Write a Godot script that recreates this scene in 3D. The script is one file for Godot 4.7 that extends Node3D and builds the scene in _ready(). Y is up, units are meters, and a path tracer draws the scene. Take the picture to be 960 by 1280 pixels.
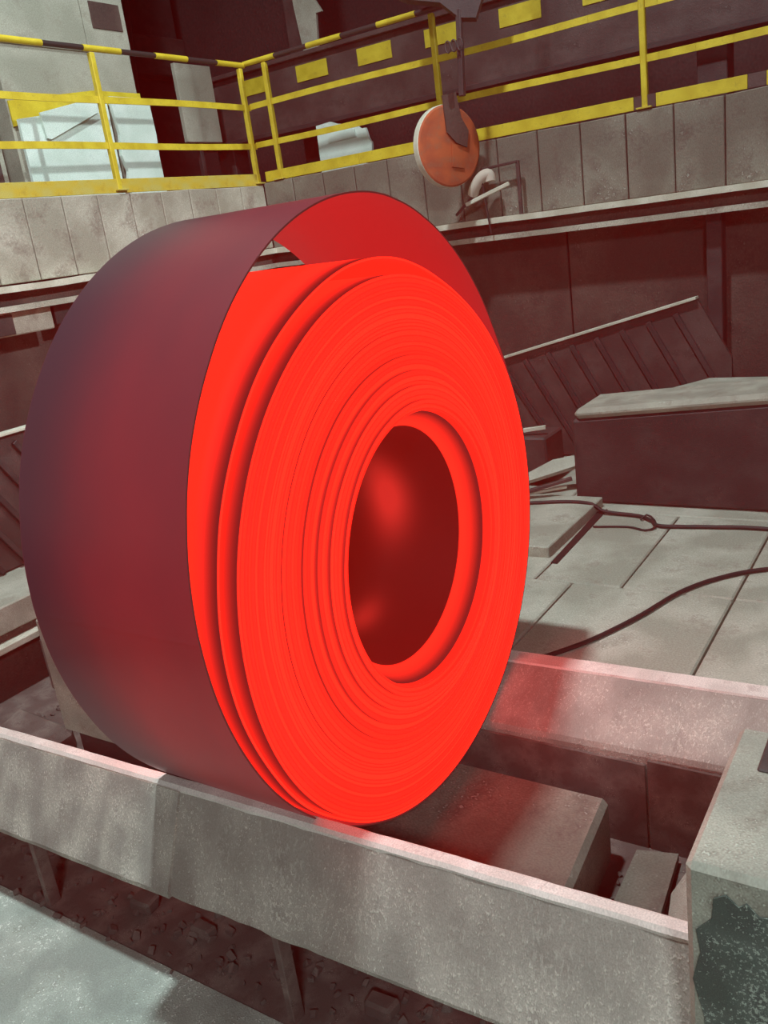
extends Node3D

const TAU_ := PI * 2.0
var used := {}
var M := {}
var rng := RandomNumberGenerator.new()

# ------------------------------------------------------------------ helpers
func numbered(n: String) -> String:
	if not used.has(n):
		used[n] = 0
		return n
	used[n] += 1
	return "%s_%03d" % [n, used[n]]

func thing(called: String, label: String, category: String, at := Vector3.ZERO, group := "") -> Node3D:
	var o := Node3D.new()
	o.name = numbered(called)
	add_child(o, true)
	o.position = at
	o.set_meta("label", label)
	o.set_meta("category", category)
	if group:
		o.set_meta("group", group)
	return o

func struct_root(called: String, label: String, category: String) -> Node3D:
	var o := thing(called, label, category)
	o.set_meta("kind", "structure")
	return o

func part(called: String, st: SurfaceTool, m: Material, parent: Node3D) -> MeshInstance3D:
	var o := MeshInstance3D.new()
	o.name = called
	st.index()
	o.mesh = st.commit()
	o.mesh.surface_set_material(0, m)
	parent.add_child(o, true)
	return o

func part_mesh(called: String, mesh: Mesh, m: Material, parent: Node3D, at := Vector3.ZERO) -> MeshInstance3D:
	var o := MeshInstance3D.new()
	o.name = called
	o.mesh = mesh
	o.material_override = null
	if m:
		o.set_surface_override_material(0, m)
	parent.add_child(o, true)
	o.position = at
	return o

func new_tool() -> SurfaceTool:
	var st := SurfaceTool.new()
	st.begin(Mesh.PRIMITIVE_TRIANGLES)
	return st

# flat polygon, normal turned away from c; clockwise seen from outside
func poly(st: SurfaceTool, p: Array, c: Vector3) -> void:
	var n := Vector3.ZERO
	var mid := Vector3.ZERO
	for i in p.size():
		var a: Vector3 = p[i]
		var b: Vector3 = p[(i + 1) % p.size()]
		n += a.cross(b)
		mid += a
	mid /= p.size()
	if n.length() < 1e-12:
		return
	n = n.normalized()
	var q := p.duplicate()
	if n.dot(mid - c) < 0.0:
		n = -n
	else:
		q.reverse()
	for i in range(1, q.size() - 1):
		for v in [q[0], q[i], q[i + 1]]:
			st.set_normal(n)
			st.set_uv(Vector2(v.x + v.z, v.y))
			st.add_vertex(v)

# chamfered hexahedron. k: 8 corners, index bits x=1 y=2 z=4
func hexa(st: SurfaceTool, k: Array, b: float) -> void:
	var c := Vector3.ZERO
	for v in k:
		c += v / 8.0
	var pt := {}
	for i in 8:
		for ax in 3:
			# point belonging to the face across axis ax: pulled in along the two other axes
			var v: Vector3 = k[i]
			for o in 3:
				if o != ax:
					var e: Vector3 = k[i ^ (1 << o)] - k[i]
					v += e.normalized() * minf(b, e.length() * 0.45)
			pt[i * 3 + ax] = v
	for ax in 3:
		var u: int = (ax + 1) % 3
		var w: int = (ax + 2) % 3
		for s in 2:
			var base: int = s << ax
			poly(st, [pt[base * 3 + ax], pt[(base | (1 << u)) * 3 + ax], pt[(base | (1 << u) | (1 << w)) * 3 + ax], pt[(base | (1 << w)) * 3 + ax]], c)
		if b > 0.0:
			for s in 2:
				for t in 2:
					var i0: int = (s << u) | (t << w)
					var i1: int = i0 | (1 << ax)
					poly(st, [pt[i0 * 3 + u], pt[i1 * 3 + u], pt[i1 * 3 + w], pt[i0 * 3 + w]], c)
	if b > 0.0:
		for i in 8:
			poly(st, [pt[i * 3], pt[i * 3 + 1], pt[i * 3 + 2]], c)

func box(st: SurfaceTool, lo: Vector3, hi: Vector3, b := 0.004) -> void:
	var k := []
	for i in 8:
		k.append(Vector3(hi.x if i & 1 else lo.x, hi.y if i & 2 else lo.y, hi.z if i & 4 else lo.z))
	hexa(st, k, b)

func xbox(st: SurfaceTool, xf: Transform3D, size: Vector3, b := 0.004) -> void:
	var k := []
	for i in 8:
		k.append(xf * Vector3(size.x * (0.5 if i & 1 else -0.5), size.y * (0.5 if i & 2 else -0.5), size.z * (0.5 if i & 4 else -0.5)))
	hexa(st, k, b)

# a beam with a rectangular section between two points
func bar(st: SurfaceTool, a: Vector3, b: Vector3, w: float, h: float, bev := 0.003, up := Vector3.UP) -> void:
	var d := (b - a).normalized()
	var s := d.cross(up).normalized()
	var t := s.cross(d)
	xbox(st, Transform3D(Basis(d, t, d.cross(t)), (a + b) * 0.5), Vector3(a.distance_to(b), h, w), bev)

func tube(st: SurfaceTool, pts: Array, r: float, n := 10, caps := true) -> void:
	var rings := []
	var side := Vector3.ZERO
	for i in pts.size():
		var d: Vector3 = (pts[mini(i + 1, pts.size() - 1)] - pts[maxi(i - 1, 0)]).normalized()
		if side == Vector3.ZERO:
			side = d.cross(Vector3.UP if absf(d.y) < 0.9 else Vector3.RIGHT).normalized()
		side = (side - d * side.dot(d)).normalized()
		var up := side.cross(d)
		var ring := []
		for k in n:
			var a := TAU_ * k / n
			ring.append([pts[i] + (side * cos(a) + up * sin(a)) * r, side * cos(a) + up * sin(a)])
		rings.append(ring)
	for i in rings.size() - 1:
		for k in n:
			var q := [rings[i][k], rings[i][(k + 1) % n], rings[i + 1][(k + 1) % n], rings[i + 1][k]]
			for j in [0, 1, 2, 0, 2, 3]:
				st.set_normal(q[j][1])
				st.set_uv(Vector2(float(k) / n, i))
				st.add_vertex(q[j][0])
	if caps:
		for e in [0, rings.size() - 1]:
			var ps := []
			for v in rings[e]:
				ps.append(v[0])
			var inner: Vector3 = pts[1] if e == 0 else pts[pts.size() - 2]
			poly(st, ps, inner)

func smooth_path(ctrl: Array, step := 0.05) -> Array:
	var c := Curve3D.new()
	for i in ctrl.size():
		var t: Vector3 = (ctrl[mini(i + 1, ctrl.size() - 1)] - ctrl[maxi(i - 1, 0)]) / 6.0
		c.add_point(ctrl[i], -t, t)
	c.bake_interval = step
	var out := []
	for p in c.get_baked_points():
		out.append(p)
	return out

# section in (z, y), swept along x with small wear on its corners
func extrude_x(st: SurfaceTool, sec: Array, x0: float, x1: float, n: int, wear: float, noise: FastNoiseLite, slope := 0.0) -> void:
	var c2 := Vector2.ZERO
	for s in sec:
		c2 += s / sec.size()
	var rows := []
	for i in n + 1:
		var x := lerpf(x0, x1, float(i) / n)
		var row := []
		for k in sec.size():
			var s: Vector2 = sec[k]
			var e := absf(noise.get_noise_2d(x * 60.0, k * 37.0)) * wear + absf(noise.get_noise_2d(x * 300.0, k * 91.0)) * wear * 0.4
			s = s + (c2 - s).normalized() * e
			row.append(Vector3(x, s.y + slope * x, s.x))
		rows.append(row)
	for i in n:
		for k in sec.size():
			var k2: int = (k + 1) % sec.size()
			var mid: Vector3 = (rows[i][k] + rows[i + 1][k2]) * 0.5
			var nn: Vector2 = (sec[k2] - sec[k]).orthogonal()
			if nn.dot((sec[k2] + sec[k]) * 0.5 - c2) < 0.0:
				nn = -nn
			poly(st, [rows[i][k], rows[i + 1][k], rows[i + 1][k2], rows[i][k2]], mid - Vector3(0, nn.y, nn.x))
	for e in [0, n]:
		poly(st, rows[e], Vector3(x0 if e else x1, c2.y, c2.x))

# plate from an outline: o origin, u and v in-plane axes, thickness along w
func slab(st: SurfaceTool, outline: Array, o: Vector3, u: Vector3, v: Vector3, thick: float) -> void:
	var w := u.cross(v).normalized() * thick
	var f := []
	var g := []
	var c2 := PackedVector2Array()
	for p in outline:
		f.append(o + u * p.x + v * p.y + w * 0.5)
		g.append(o + u * p.x + v * p.y - w * 0.5)
		c2.append(p)
	var tri := Geometry2D.triangulate_polygon(c2)
	for i in range(0, tri.size(), 3):
		poly(st, [f[tri[i]], f[tri[i + 1]], f[tri[i + 2]]], f[tri[i]] - w)
		poly(st, [g[tri[i]], g[tri[i + 1]], g[tri[i + 2]]], g[tri[i]] + w)
	var ccw := not Geometry2D.is_polygon_clockwise(c2)
	for i in f.size():
		var j: int = (i + 1) % f.size()
		var d: Vector2 = outline[j] - outline[i]
		var out2 := Vector2(d.y, -d.x) if ccw else Vector2(-d.y, d.x)
		var m: Vector3 = (f[i] + g[j]) * 0.5
		poly(st, [f[i], f[j], g[j], g[i]], m - (u * out2.x + v * out2.y))

# ------------------------------------------------------------------ textures
func noise_bytes(seed_: int, freq: float, n: int, oct := 4, kind := FastNoiseLite.TYPE_SIMPLEX_SMOOTH) -> PackedByteArray:
	var f := FastNoiseLite.new()
	f.seed = seed_
	f.frequency = freq
	f.noise_type = kind
	f.fractal_octaves = oct
	var im := f.get_seamless_image(n, n)
	im.convert(Image.FORMAT_L8)
	return im.get_data()

# a worn surface: two tones mixed by broad clouds, blotches of a third, flakes of a fourth, and relief
func worn(name_: String, seed_: int, a: Color, b: Color, blotch: Color, blotch_at: float, flake: Color, flake_at: float, scale: float, rough := 0.85, bump := 3.0, metal := 0.0, streak := 1.0, soft := 130.0) -> StandardMaterial3D:
	var n := 512
	var cloud := noise_bytes(seed_, 0.006, n, 5)
	var blot := noise_bytes(seed_ + 1, 0.012, n, 5)
	var fine := noise_bytes(seed_ + 2, 0.09, n, 3)
	var grit := noise_bytes(seed_ + 3, 0.3, n, 2)
	var im := Image.create(n, n, false, Image.FORMAT_RGB8)
	var hm := Image.create(n, n, false, Image.FORMAT_RGB8)
	var data := PackedByteArray()
	data.resize(n * n * 3)
	var hd := PackedByteArray()
	hd.resize(n * n * 3)
	for y in n:
		for x in n:
			var i := y * n + x
			var c := a.lerp(b, clampf((cloud[i] - 70.0) / 115.0, 0.0, 1.0))
			var bl := clampf((blot[i] * 0.75 + fine[i] * 0.25 - blotch_at) / soft, 0.0, 1.0)
			c = c.lerp(blotch, bl)
			var fl := clampf((fine[i] * 0.5 + grit[i] * 0.25 + blot[(i * 7 + 131) % (n * n)] * 0.0 + cloud[i] * 0.25 - flake_at) / 18.0, 0.0, 1.0)
			c = c.lerp(flake, fl)
			var g := (grit[i] - 128.0) / 128.0 * 0.13
			c = Color(c.r * (1.0 + g), c.g * (1.0 + g), c.b * (1.0 + g))
			data[i * 3] = clampi(int(c.r * 255.0), 0, 255)
			data[i * 3 + 1] = clampi(int(c.g * 255.0), 0, 255)
			data[i * 3 + 2] = clampi(int(c.b * 255.0), 0, 255)
			var h := clampi(int(90.0 + fl * 60.0 + grit[i] * 0.25 + fine[i] * 0.2 - bl * 25.0), 0, 255)
			hd[i * 3] = h
			hd[i * 3 + 1] = h
			hd[i * 3 + 2] = h
	im = Image.create_from_data(n, n, false, Image.FORMAT_RGB8, data)
	hm = Image.create_from_data(n, n, false, Image.FORMAT_RGB8, hd)
	hm.bump_map_to_normal_map(bump)
	var m := StandardMaterial3D.new()
	m.resource_name = name_
	m.albedo_texture = ImageTexture.create_from_image(im)
	m.normal_enabled = true
	m.normal_texture = ImageTexture.create_from_image(hm)
	m.normal_scale = 0.7
	m.roughness = rough
	m.metallic = metal
	m.uv1_triplanar = true
	m.uv1_world_triplanar = true
	m.uv1_scale = Vector3(scale, scale * streak, scale)
	M[name_] = m
	return m

func plain(name_: String, c: Color, rough := 0.7, metal := 0.0) -> StandardMaterial3D:
	var m := StandardMaterial3D.new()
	m.resource_name = name_
	m.albedo_color = c
	m.roughness = rough
	m.metallic = metal
	M[name_] = m
	return m

# hot steel: emission computed on a grid (u round the coil, v across the strip), linear radiance
func hot(name_: String, w: int, h: int, f: Callable, energy: float, albedo: Color, rough := 0.6) -> StandardMaterial3D:
	var im := Image.create(w, h, false, Image.FORMAT_RGB8)
	for y in h:
		for x in w:
			var c: Color = f.call((x + 0.5) / w, (y + 0.5) / h)
			im.set_pixel(x, y, (c / energy).clamp().linear_to_srgb())
	var m := plain(name_, albedo, rough)
	m.emission_enabled = true
	m.emission = Color.WHITE
	m.emission_operator = BaseMaterial3D.EMISSION_OP_MULTIPLY
	m.emission_texture = ImageTexture.create_from_image(im)
	m.emission_energy_multiplier = energy
	return m

func make_materials() -> void:
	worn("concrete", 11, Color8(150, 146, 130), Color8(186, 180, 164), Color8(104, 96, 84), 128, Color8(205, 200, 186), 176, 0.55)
	worn("concrete_dark_shade", 15, Color8(104, 102, 90), Color8(132, 130, 116), Color8(80, 74, 66), 128, Color8(160, 158, 146), 176, 0.55)  # darker copy of concrete; puts shade into the back wall and floor block
	worn("deck", 21, Color8(90, 84, 76), Color8(120, 114, 104), Color8(70, 62, 56), 150, Color8(150, 140, 128), 176, 0.5)
	worn("floor_plate", 31, Color8(158, 160, 144), Color8(188, 188, 172), Color8(122, 120, 106), 150, Color8(206, 206, 192), 178, 0.6, 0.7, 2.0)
	worn("near_floor", 41, Color8(148, 156, 146), Color8(178, 186, 174), Color8(120, 128, 116), 150, Color8(226, 230, 220), 166, 0.9, 0.85, 4.0)
	worn("beam", 51, Color8(142, 136, 126), Color8(178, 170, 158), Color8(108, 100, 92), 145, Color8(214, 206, 192), 160, 1.1, 0.75, 4.0)
	worn("beam_rough_lit", 55, Color8(150, 144, 134), Color8(196, 188, 174), Color8(112, 106, 98), 130, Color8(228, 220, 206), 152, 1.5, 0.85, 6.0)  # coarser beam tone, lightened to paint in the lit left stretch
	worn("beam_edge", 61, Color8(214, 204, 194), Color8(234, 224, 214), Color8(160, 140, 132), 160, Color8(236, 226, 216), 176, 1.0, 0.6)
	worn("pit_wall", 71, Color8(66, 52, 46), Color8(88, 72, 64), Color8(50, 38, 34), 135, Color8(104, 90, 80), 180, 0.4)
	worn("dark_steel", 81, Color8(60, 49, 46), Color8(80, 68, 64), Color8(46, 36, 33), 135, Color8(100, 88, 82), 182, 0.8, 0.6)
	worn("black_steel", 91, Color8(44, 38, 37), Color8(62, 54, 52), Color8(34, 28, 27), 140, Color8(84, 74, 70), 184, 0.8, 0.65)
	worn("yellow", 101, Color8(198, 172, 38), Color8(214, 190, 50), Color8(150, 124, 40), 165, Color8(224, 204, 90), 186, 1.6, 0.55, 1.5)
	worn("dusty_yellow", 111, Color8(188, 172, 84), Color8(196, 168, 50), Color8(150, 124, 50), 160, Color8(208, 196, 130), 184, 1.4, 0.7, 1.5)
	worn("block", 121, Color8(150, 150, 136), Color8(178, 176, 160), Color8(112, 106, 94), 140, Color8(196, 196, 180), 168, 1.0, 0.85, 4.0)
	worn("peel_green", 131, Color8(74, 88, 80), Color8(98, 110, 102), Color8(56, 66, 62), 140, Color8(166, 176, 162), 145, 1.5, 0.7, 3.0)
	worn("board_grey", 141, Color8(148, 148, 132), Color8(166, 164, 148), Color8(126, 122, 108), 150, Color8(170, 166, 150), 184, 0.5, 0.8, 1.0)
	worn("board_white", 151, Color8(205, 220, 208), Color8(222, 234, 224), Color8(186, 200, 190), 160, Color8(238, 244, 238), 184, 0.7, 0.75, 1.0)
	worn("orange", 161, Color8(180, 88, 48), Color8(152, 70, 42), Color8(140, 106, 84), 135, Color8(120, 54, 34), 176, 1.6, 0.8, 2.0)
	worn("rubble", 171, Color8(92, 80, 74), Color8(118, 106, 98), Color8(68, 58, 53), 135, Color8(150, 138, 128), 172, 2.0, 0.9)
	worn("pale_trim", 181, Color8(190, 186, 166), Color8(214, 210, 192), Color8(150, 138, 120), 165, Color8(228, 224, 208), 184, 1.2, 0.6, 1.5)
	plain("black_paint", Color8(46, 42, 40), 0.5)
	plain("rubber", Color8(38, 32, 30), 0.6)
	plain("cloth_pale", Color8(196, 184, 168), 0.8)
	worn("hall", 191, Color8(58, 48, 46), Color8(72, 60, 58), Color8(46, 38, 36), 150, Color8(80, 70, 66), 190, 0.15)

	# hot steel
	# strip edges: each kind a little hotter or cooler, dimmed at its corners to draw dark grooves
	for k in 5:
		var mid: Color = [Color(3.0, 0.036, 0.0145), Color(3.2, 0.040, 0.016), Color(2.2, 0.030, 0.0125), Color(3.0, 0.034, 0.0140), Color(1.3, 0.026, 0.0115)][k]
		hot("hot_edge_%d" % k, 8, 64, func(u, v):
			var e: float = smoothstep(0.0, 0.4, v) * smoothstep(1.0, 0.62, v)
			return Color(0.80, 0.020, 0.010).lerp(mid, e), 3.4, Color(0.06, 0.04, 0.04), 0.8)
	hot("hot_gap", 8, 8, func(u, v):
		return Color(1.4, 0.024, 0.011), 1.6, Color(0.06, 0.04, 0.04), 0.8)
	# open skins of the wraps: hot inside, cooler at the open edge
	hot("hot_skin", 8, 512, func(u, v):
		var d: float = v * 0.71
		var t: float = smoothstep(-0.012, 0.10, d)
		return Color(0.13, 0.007, 0.007).lerp(Color(1.9, 0.034, 0.016), t * lerpf(t, 1.0, 0.5)), 2.0, Color(0.07, 0.05, 0.05), 0.7)
	hot("step_skin", 8, 512, func(u, v):
		var d: float = v * 0.71
		var t: float = smoothstep(-0.006, 0.035, d)
		return Color(0.22, 0.007, 0.007).lerp(Color(1.6, 0.034, 0.016), t), 1.8, Color(0.07, 0.05, 0.05), 0.7)
	hot("hot_inside", 8, 128, func(u, v):
		return Color(0.42, 0.014, 0.015), 0.6, Color(0.24, 0.18, 0.19), 0.7)
	hot("hot_rim", 8, 8, func(u, v):
		return Color(0.10, 0.010, 0.009), 0.5, Color(0.2, 0.16, 0.16), 0.6)
	# outer skin: dull red heat, cooled towards the far edge and the foot
	var wob := FastNoiseLite.new()
	wob.seed = 5
	wob.frequency = 0.9
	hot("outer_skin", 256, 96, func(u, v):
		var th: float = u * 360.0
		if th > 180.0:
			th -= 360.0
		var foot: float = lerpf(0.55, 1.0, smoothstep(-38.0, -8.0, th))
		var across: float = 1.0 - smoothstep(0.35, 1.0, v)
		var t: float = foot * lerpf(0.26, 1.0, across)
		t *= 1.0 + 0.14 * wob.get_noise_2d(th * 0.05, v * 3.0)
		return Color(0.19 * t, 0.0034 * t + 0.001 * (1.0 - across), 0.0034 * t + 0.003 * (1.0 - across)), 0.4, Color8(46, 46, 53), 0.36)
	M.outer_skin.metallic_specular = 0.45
	# the eye: dull, with two patches that still glow
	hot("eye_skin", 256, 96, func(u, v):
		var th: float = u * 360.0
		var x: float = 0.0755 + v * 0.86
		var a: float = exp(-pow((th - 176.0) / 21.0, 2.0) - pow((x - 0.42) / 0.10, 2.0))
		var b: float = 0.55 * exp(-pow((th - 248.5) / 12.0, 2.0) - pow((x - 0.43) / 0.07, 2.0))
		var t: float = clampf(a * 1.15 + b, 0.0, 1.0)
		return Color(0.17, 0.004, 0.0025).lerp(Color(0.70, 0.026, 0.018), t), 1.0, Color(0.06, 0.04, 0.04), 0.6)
	# the flared lip of the eye: dull at the open edge, hot further in
	hot("lip_skin", 8, 128, func(u, v):
		var t: float = smoothstep(0.05, 0.75, v)
		return Color(0.26, 0.016, 0.014).lerp(Color(1.7, 0.040, 0.020), t), 2.0, Color(0.07, 0.05, 0.05), 0.7)

# ------------------------------------------------------------------ coil
func curve_at(tab: Array, deg: float) -> float:
	var d := fposmod(deg + 60.0, 360.0) - 60.0
	for i in tab.size() - 1:
		if d <= tab[i + 1].x:
			var t: float = (d - tab[i].x) / (tab[i + 1].x - tab[i].x)
			# Catmull-Rom keeps the strip free of kinks
			var p0: float = tab[maxi(i - 1, 0)].y
			var p3: float = tab[mini(i + 2, tab.size() - 1)].y
			return cubic_interpolate(tab[i].y, tab[i + 1].y, p0, p3, t)
	return tab[tab.size() - 1].y

# a closed wrap of strip. ro, ri: radius callables of degrees; x1 front, x0 back. Surfaces: edge, outside, inside
func make_wrap(ro: Callable, ri: Callable, x0: float, x1: float, bev: float, seg: int, mats: Array) -> ArrayMesh:
	var mesh := ArrayMesh.new()
	var width := x1 - x0
	var bx := [[x1 - bev, 0.0, 0], [x1, bev, 0]]
	for s in 4:
		var st := new_tool()
		st.set_smooth_group(-1)
		for i in seg:
			var q := []
			for k in 2:
				var a: float = TAU_ * (i + k) / seg
				var deg := rad_to_deg(a)
				var o: float = ro.call(deg)
				var n: float = ri.call(deg)
				var dirv := Vector3(0, sin(a), cos(a))
				var u := float(i + k) / seg
				match s:
					0:
						q.append([Vector3(x1 - bev, 0, 0) + dirv * o, (dirv + Vector3.RIGHT).normalized(), Vector2(u, 0.0)])
						q.append([Vector3(x1, 0, 0) + dirv * (o - bev), Vector3.RIGHT, Vector2(u, 0.25)])
						q.append([Vector3(x1, 0, 0) + dirv * (n + bev), Vector3.RIGHT, Vector2(u, 0.75)])
						q.append([Vector3(x1 - bev, 0, 0) + dirv * n, (Vector3.RIGHT - dirv).normalized(), Vector2(u, 1.0)])
					1:
						q.append([Vector3(x1 - bev, 0, 0) + dirv * o, dirv, Vector2(u, bev / width)])
						q.append([Vector3(lerpf(x0, x1, 0.72), 0, 0) + dirv * o, dirv, Vector2(u, 0.28)])
						q.append([Vector3(x0, 0, 0) + dirv * o, dirv, Vector2(u, 1.0)])
					2:
						q.append([Vector3(x1 - bev, 0, 0) + dirv * n, -dirv, Vector2(u, bev / width)])
						q.append([Vector3(lerpf(x0, x1, 0.72), 0, 0) + dirv * n, -dirv, Vector2(u, 0.28)])
						q.append([Vector3(x0, 0, 0) + dirv * n, -dirv, Vector2(u, 1.0)])
					3:
						q.append([Vector3(x0, 0, 0) + dirv * o, Vector3.LEFT, Vector2(u, 0.0)])
						q.append([Vector3(x0, 0, 0) + dirv * n, Vector3.LEFT, Vector2(u, 1.0)])
			var h := q.size() / 2
			for j in h - 1:
				var f := [q[j], q[j + 1], q[h + j + 1], q[h + j]]
				var fn: Vector3 = (f[1][0] - f[0][0]).cross(f[3][0] - f[0][0])
				var order := [0, 1, 2, 0, 2, 3]
				if fn.dot(f[0][1] + f[2][1]) > 0.0:
					order = [0, 2, 1, 0, 3, 2]
				for e in order:
					st.set_normal(f[e][1])
					st.set_uv(f[e][2])
					st.add_vertex(f[e][0])
		st.index()
		st.commit(mesh)
		mesh.surface_set_material(s, mats[s])
	return mesh

const W := 0.71

func build_coil() -> void:
	var coil := thing("steel_coil", "huge glowing red hot coil of steel strip standing on edge across the two saddle beams", "steel coil")
	var t0 := [Vector2(-60, 1.008), Vector2(-48, 1.018), Vector2(-38, 1.031), Vector2(-25, 1.058), Vector2(-13, 1.086), Vector2(-2, 1.117), Vector2(9, 1.15), Vector2(23, 1.192), Vector2(33, 1.224), Vector2(44, 1.25), Vector2(52, 1.268), Vector2(62, 1.281), Vector2(71, 1.284), Vector2(78, 1.280), Vector2(84, 1.272), Vector2(90, 1.260), Vector2(96, 1.240), Vector2(105, 1.204), Vector2(117, 1.150), Vector2(129, 1.092), Vector2(140, 1.042), Vector2(151, 1.014), Vector2(165, 1.008), Vector2(180, 1.008), Vector2(240, 1.008), Vector2(300, 1.008)]
	var t1 := [Vector2(-60, 1.0), Vector2(-45, 1.003), Vector2(-33, 1.020), Vector2(-19, 1.033), Vector2(-5, 1.055), Vector2(8, 1.066), Vector2(17, 1.068), Vector2(25, 1.073), Vector2(36, 1.073), Vector2(49, 1.076), Vector2(63, 1.070), Vector2(78, 1.066), Vector2(87, 1.057), Vector2(95, 1.045), Vector2(103, 1.028), Vector2(112, 1.010), Vector2(122, 1.001), Vector2(140, 1.0), Vector2(300, 1.0)]
	var th := 0.006
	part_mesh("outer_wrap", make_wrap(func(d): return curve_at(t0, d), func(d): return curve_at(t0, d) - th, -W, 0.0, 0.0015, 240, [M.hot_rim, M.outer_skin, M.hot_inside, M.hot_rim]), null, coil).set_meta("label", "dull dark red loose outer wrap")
	part_mesh("second_wrap", make_wrap(func(d): return curve_at(t1, d), func(d): return curve_at(t1, d) - 0.010, -W, 0.0, 0.002, 240, [M.hot_edge_1, M.hot_skin, M.hot_gap, M.hot_edge_0]), null, coil).set_meta("label", "bright red loose second wrap")
	# tight wraps
	var wn := FastNoiseLite.new()
	wn.seed = 77
	wn.frequency = 0.35
	rng.seed = 42
	var edges := []
	var r := 0.990
	while r > 0.512:
		edges.append(r)
		r -= rng.randf_range(0.0115, 0.0215)
	edges.append(0.508)
	# strip edges do not line up: each wrap stands a little in or out, more so towards the eye
	for i in edges.size() - 1:
		var ro: float = edges[i]
		var ri: float = edges[i + 1]
		var x: float = rng.randf_range(-0.0025, 0.002)
		var skin: Material = M.hot_gap
		for step in [[0.80, 0.004], [0.71, 0.008], [0.655, 0.012], [0.605, 0.012], [0.560, 0.012], [0.532, -0.012]]:
			if ro < step[0]:
				x += step[1]
				if i > 0 and edges[i - 1] >= step[0]:
					skin = M.step_skin
		if i == 0:
			x = 0.0
			skin = M.hot_skin
		var gap := 0.0003 + 0.0006 * rng.randf()
		var disp := func(rad: float, d: float) -> float: return rad + 0.0045 * wn.get_noise_3d(rad * 26.0, 2.5 * cos(deg_to_rad(d)), 2.5 * sin(deg_to_rad(d))) * smoothstep(0.99, 0.94, rad) * smoothstep(0.508, 0.53, rad)
		part_mesh("wrap", make_wrap(func(d): return disp.call(ro, d), func(d): return disp.call(ri, d) + gap, -W + x, x, 0.0018, 160, [M["hot_edge_%d" % ((i * 7 + i / 3) % 5)], skin, M.hot_gap, M.hot_edge_0]), null, coil)
	# flared lip and dull lining of the eye
	var lip := new_tool()
	var prof := [Vector2(0.5065, 0.006), Vector2(0.497, -0.018), Vector2(0.480, -0.048), Vector2(0.462, -0.070), Vector2(0.4535, -0.0765)]
	for i in 160:
		for j in prof.size() - 1:
			var q := []
			for e in [[i, j], [i + 1, j], [i + 1, j + 1], [i, j + 1]]:
				var a: float = TAU_ * e[0] / 160.0
				var dv := Vector3(0, sin(a), cos(a))
				var tang: Vector2 = (prof[mini(e[1] + 1, prof.size() - 1)] - prof[maxi(e[1] - 1, 0)]).normalized()
				q.append([Vector3(prof[e[1]].y, 0, 0) + dv * prof[e[1]].x, (dv * tang.y + Vector3.RIGHT * -tang.x).normalized(), Vector2(e[0] / 160.0, float(e[1]) / (prof.size() - 1))])
			for e in [0, 2, 1, 0, 3, 2]:
				lip.set_normal(q[e][1])
				lip.set_uv(q[e][2])
				lip.add_vertex(q[e][0])
	part("eye_lip", lip, M.lip_skin, coil).set_meta("label", "flared lip of the eye")
	part_mesh("eye_lining", make_wrap(func(d): return 0.478, func(d): return 0.4515, -W - 0.2255, -0.0755, 0.003, 160, [M.hot_edge_0, M.hot_gap, M.eye_skin, M.hot_edge_0]), null, coil).set_meta("label", "dull innermost wrap lining the eye")

# ------------------------------------------------------------------ room
func add_lamp(called: String, label: String, at: Vector3, target: Vector3, size: Vector2, energy: float, color: Color, mount: Vector3) -> void:
	var l := thing(called, label, "lamp", at)
	var d := (target - at).normalized()
	var side := d.cross(Vector3.FORWARD if absf(d.y) > 0.9 else Vector3.UP).normalized()
	var bs := Basis(side, side.cross(d).normalized() * -1.0, -d)
	bs = Basis(side, (-d).cross(side), -d)
	var st := new_tool()
	xbox(st, Transform3D(bs, -d * 0.11), Vector3(size.x + 0.12, size.y + 0.12, 0.22), 0.02)
	part("housing", st, M.black_steel, l)
	var g := new_tool()
	xbox(g, Transform3D(bs, d * 0.01), Vector3(size.x, size.y, 0.018), 0.002)
	var gm := plain("lamp_glow", Color(0.9, 0.9, 0.9), 0.5)
	gm.emission_enabled = true
	gm.emission = color
	gm.emission_energy_multiplier = 4.0
	part("lamp_glass", g, gm, l)
	var s := new_tool()
	bar(s, -d * 0.2, mount - at, 0.05, 0.05, 0.003, Vector3.RIGHT)
	part("hanger", s, M.black_steel, l)
	var a := AreaLight3D.new()
	a.name = "lamp_light"
	a.area_size = size
	a.light_energy = energy
	a.light_color = color
	a.shadow_enabled = true
	a.area_range = 40.0
	l.add_child(a)
	a.transform = Transform3D(bs, d * 0.03)

func add_fill_spot(at: Vector3, target: Vector3, energy: float, color: Color) -> void:
	var l := thing("fill_spot", "added unseen round fill spot on the far right hall wall aimed at the left deck", "lamp", at)
	var d := (target - at).normalized()
	var st := new_tool()
	tube(st, [-d * 0.35, -d * 0.2, Vector3.ZERO], 0.17, 20)
	part("housing", st, M.black_steel, l)
	st = new_tool()
	tube(st, [d * 0.002, d * 0.02], 0.14, 20)
	part("lamp_glass", st, M.lamp_glow, l)
	st = new_tool()
	bar(st, -d * 0.3, Vector3(0.6, 0.1, 0), 0.05, 0.05, 0.003)
	part("hanger", st, M.black_steel, l)
	var s := SpotLight3D.new()
	s.name = "lamp_light"
	s.light_energy = energy
	s.light_color = color
	s.light_size = 0.14
	s.spot_angle = 14.0
	s.spot_angle_attenuation = 0.5
	s.spot_range = 40.0
	s.spot_attenuation = 2.0
	s.shadow_enabled = true
	l.add_child(s)
	var side := d.cross(Vector3.UP).normalized()
	s.transform = Transform3D(Basis(side, (-d).cross(side), -d), d * 0.04)

func panels(parent: Node3D, called: String, m: Material, cuts: Array, make: Callable) -> void:
	for i in cuts.size() - 1:
		var st := new_tool()
		make.call(st, cuts[i], cuts[i + 1], i)
		part(called, st, m, parent)

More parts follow.
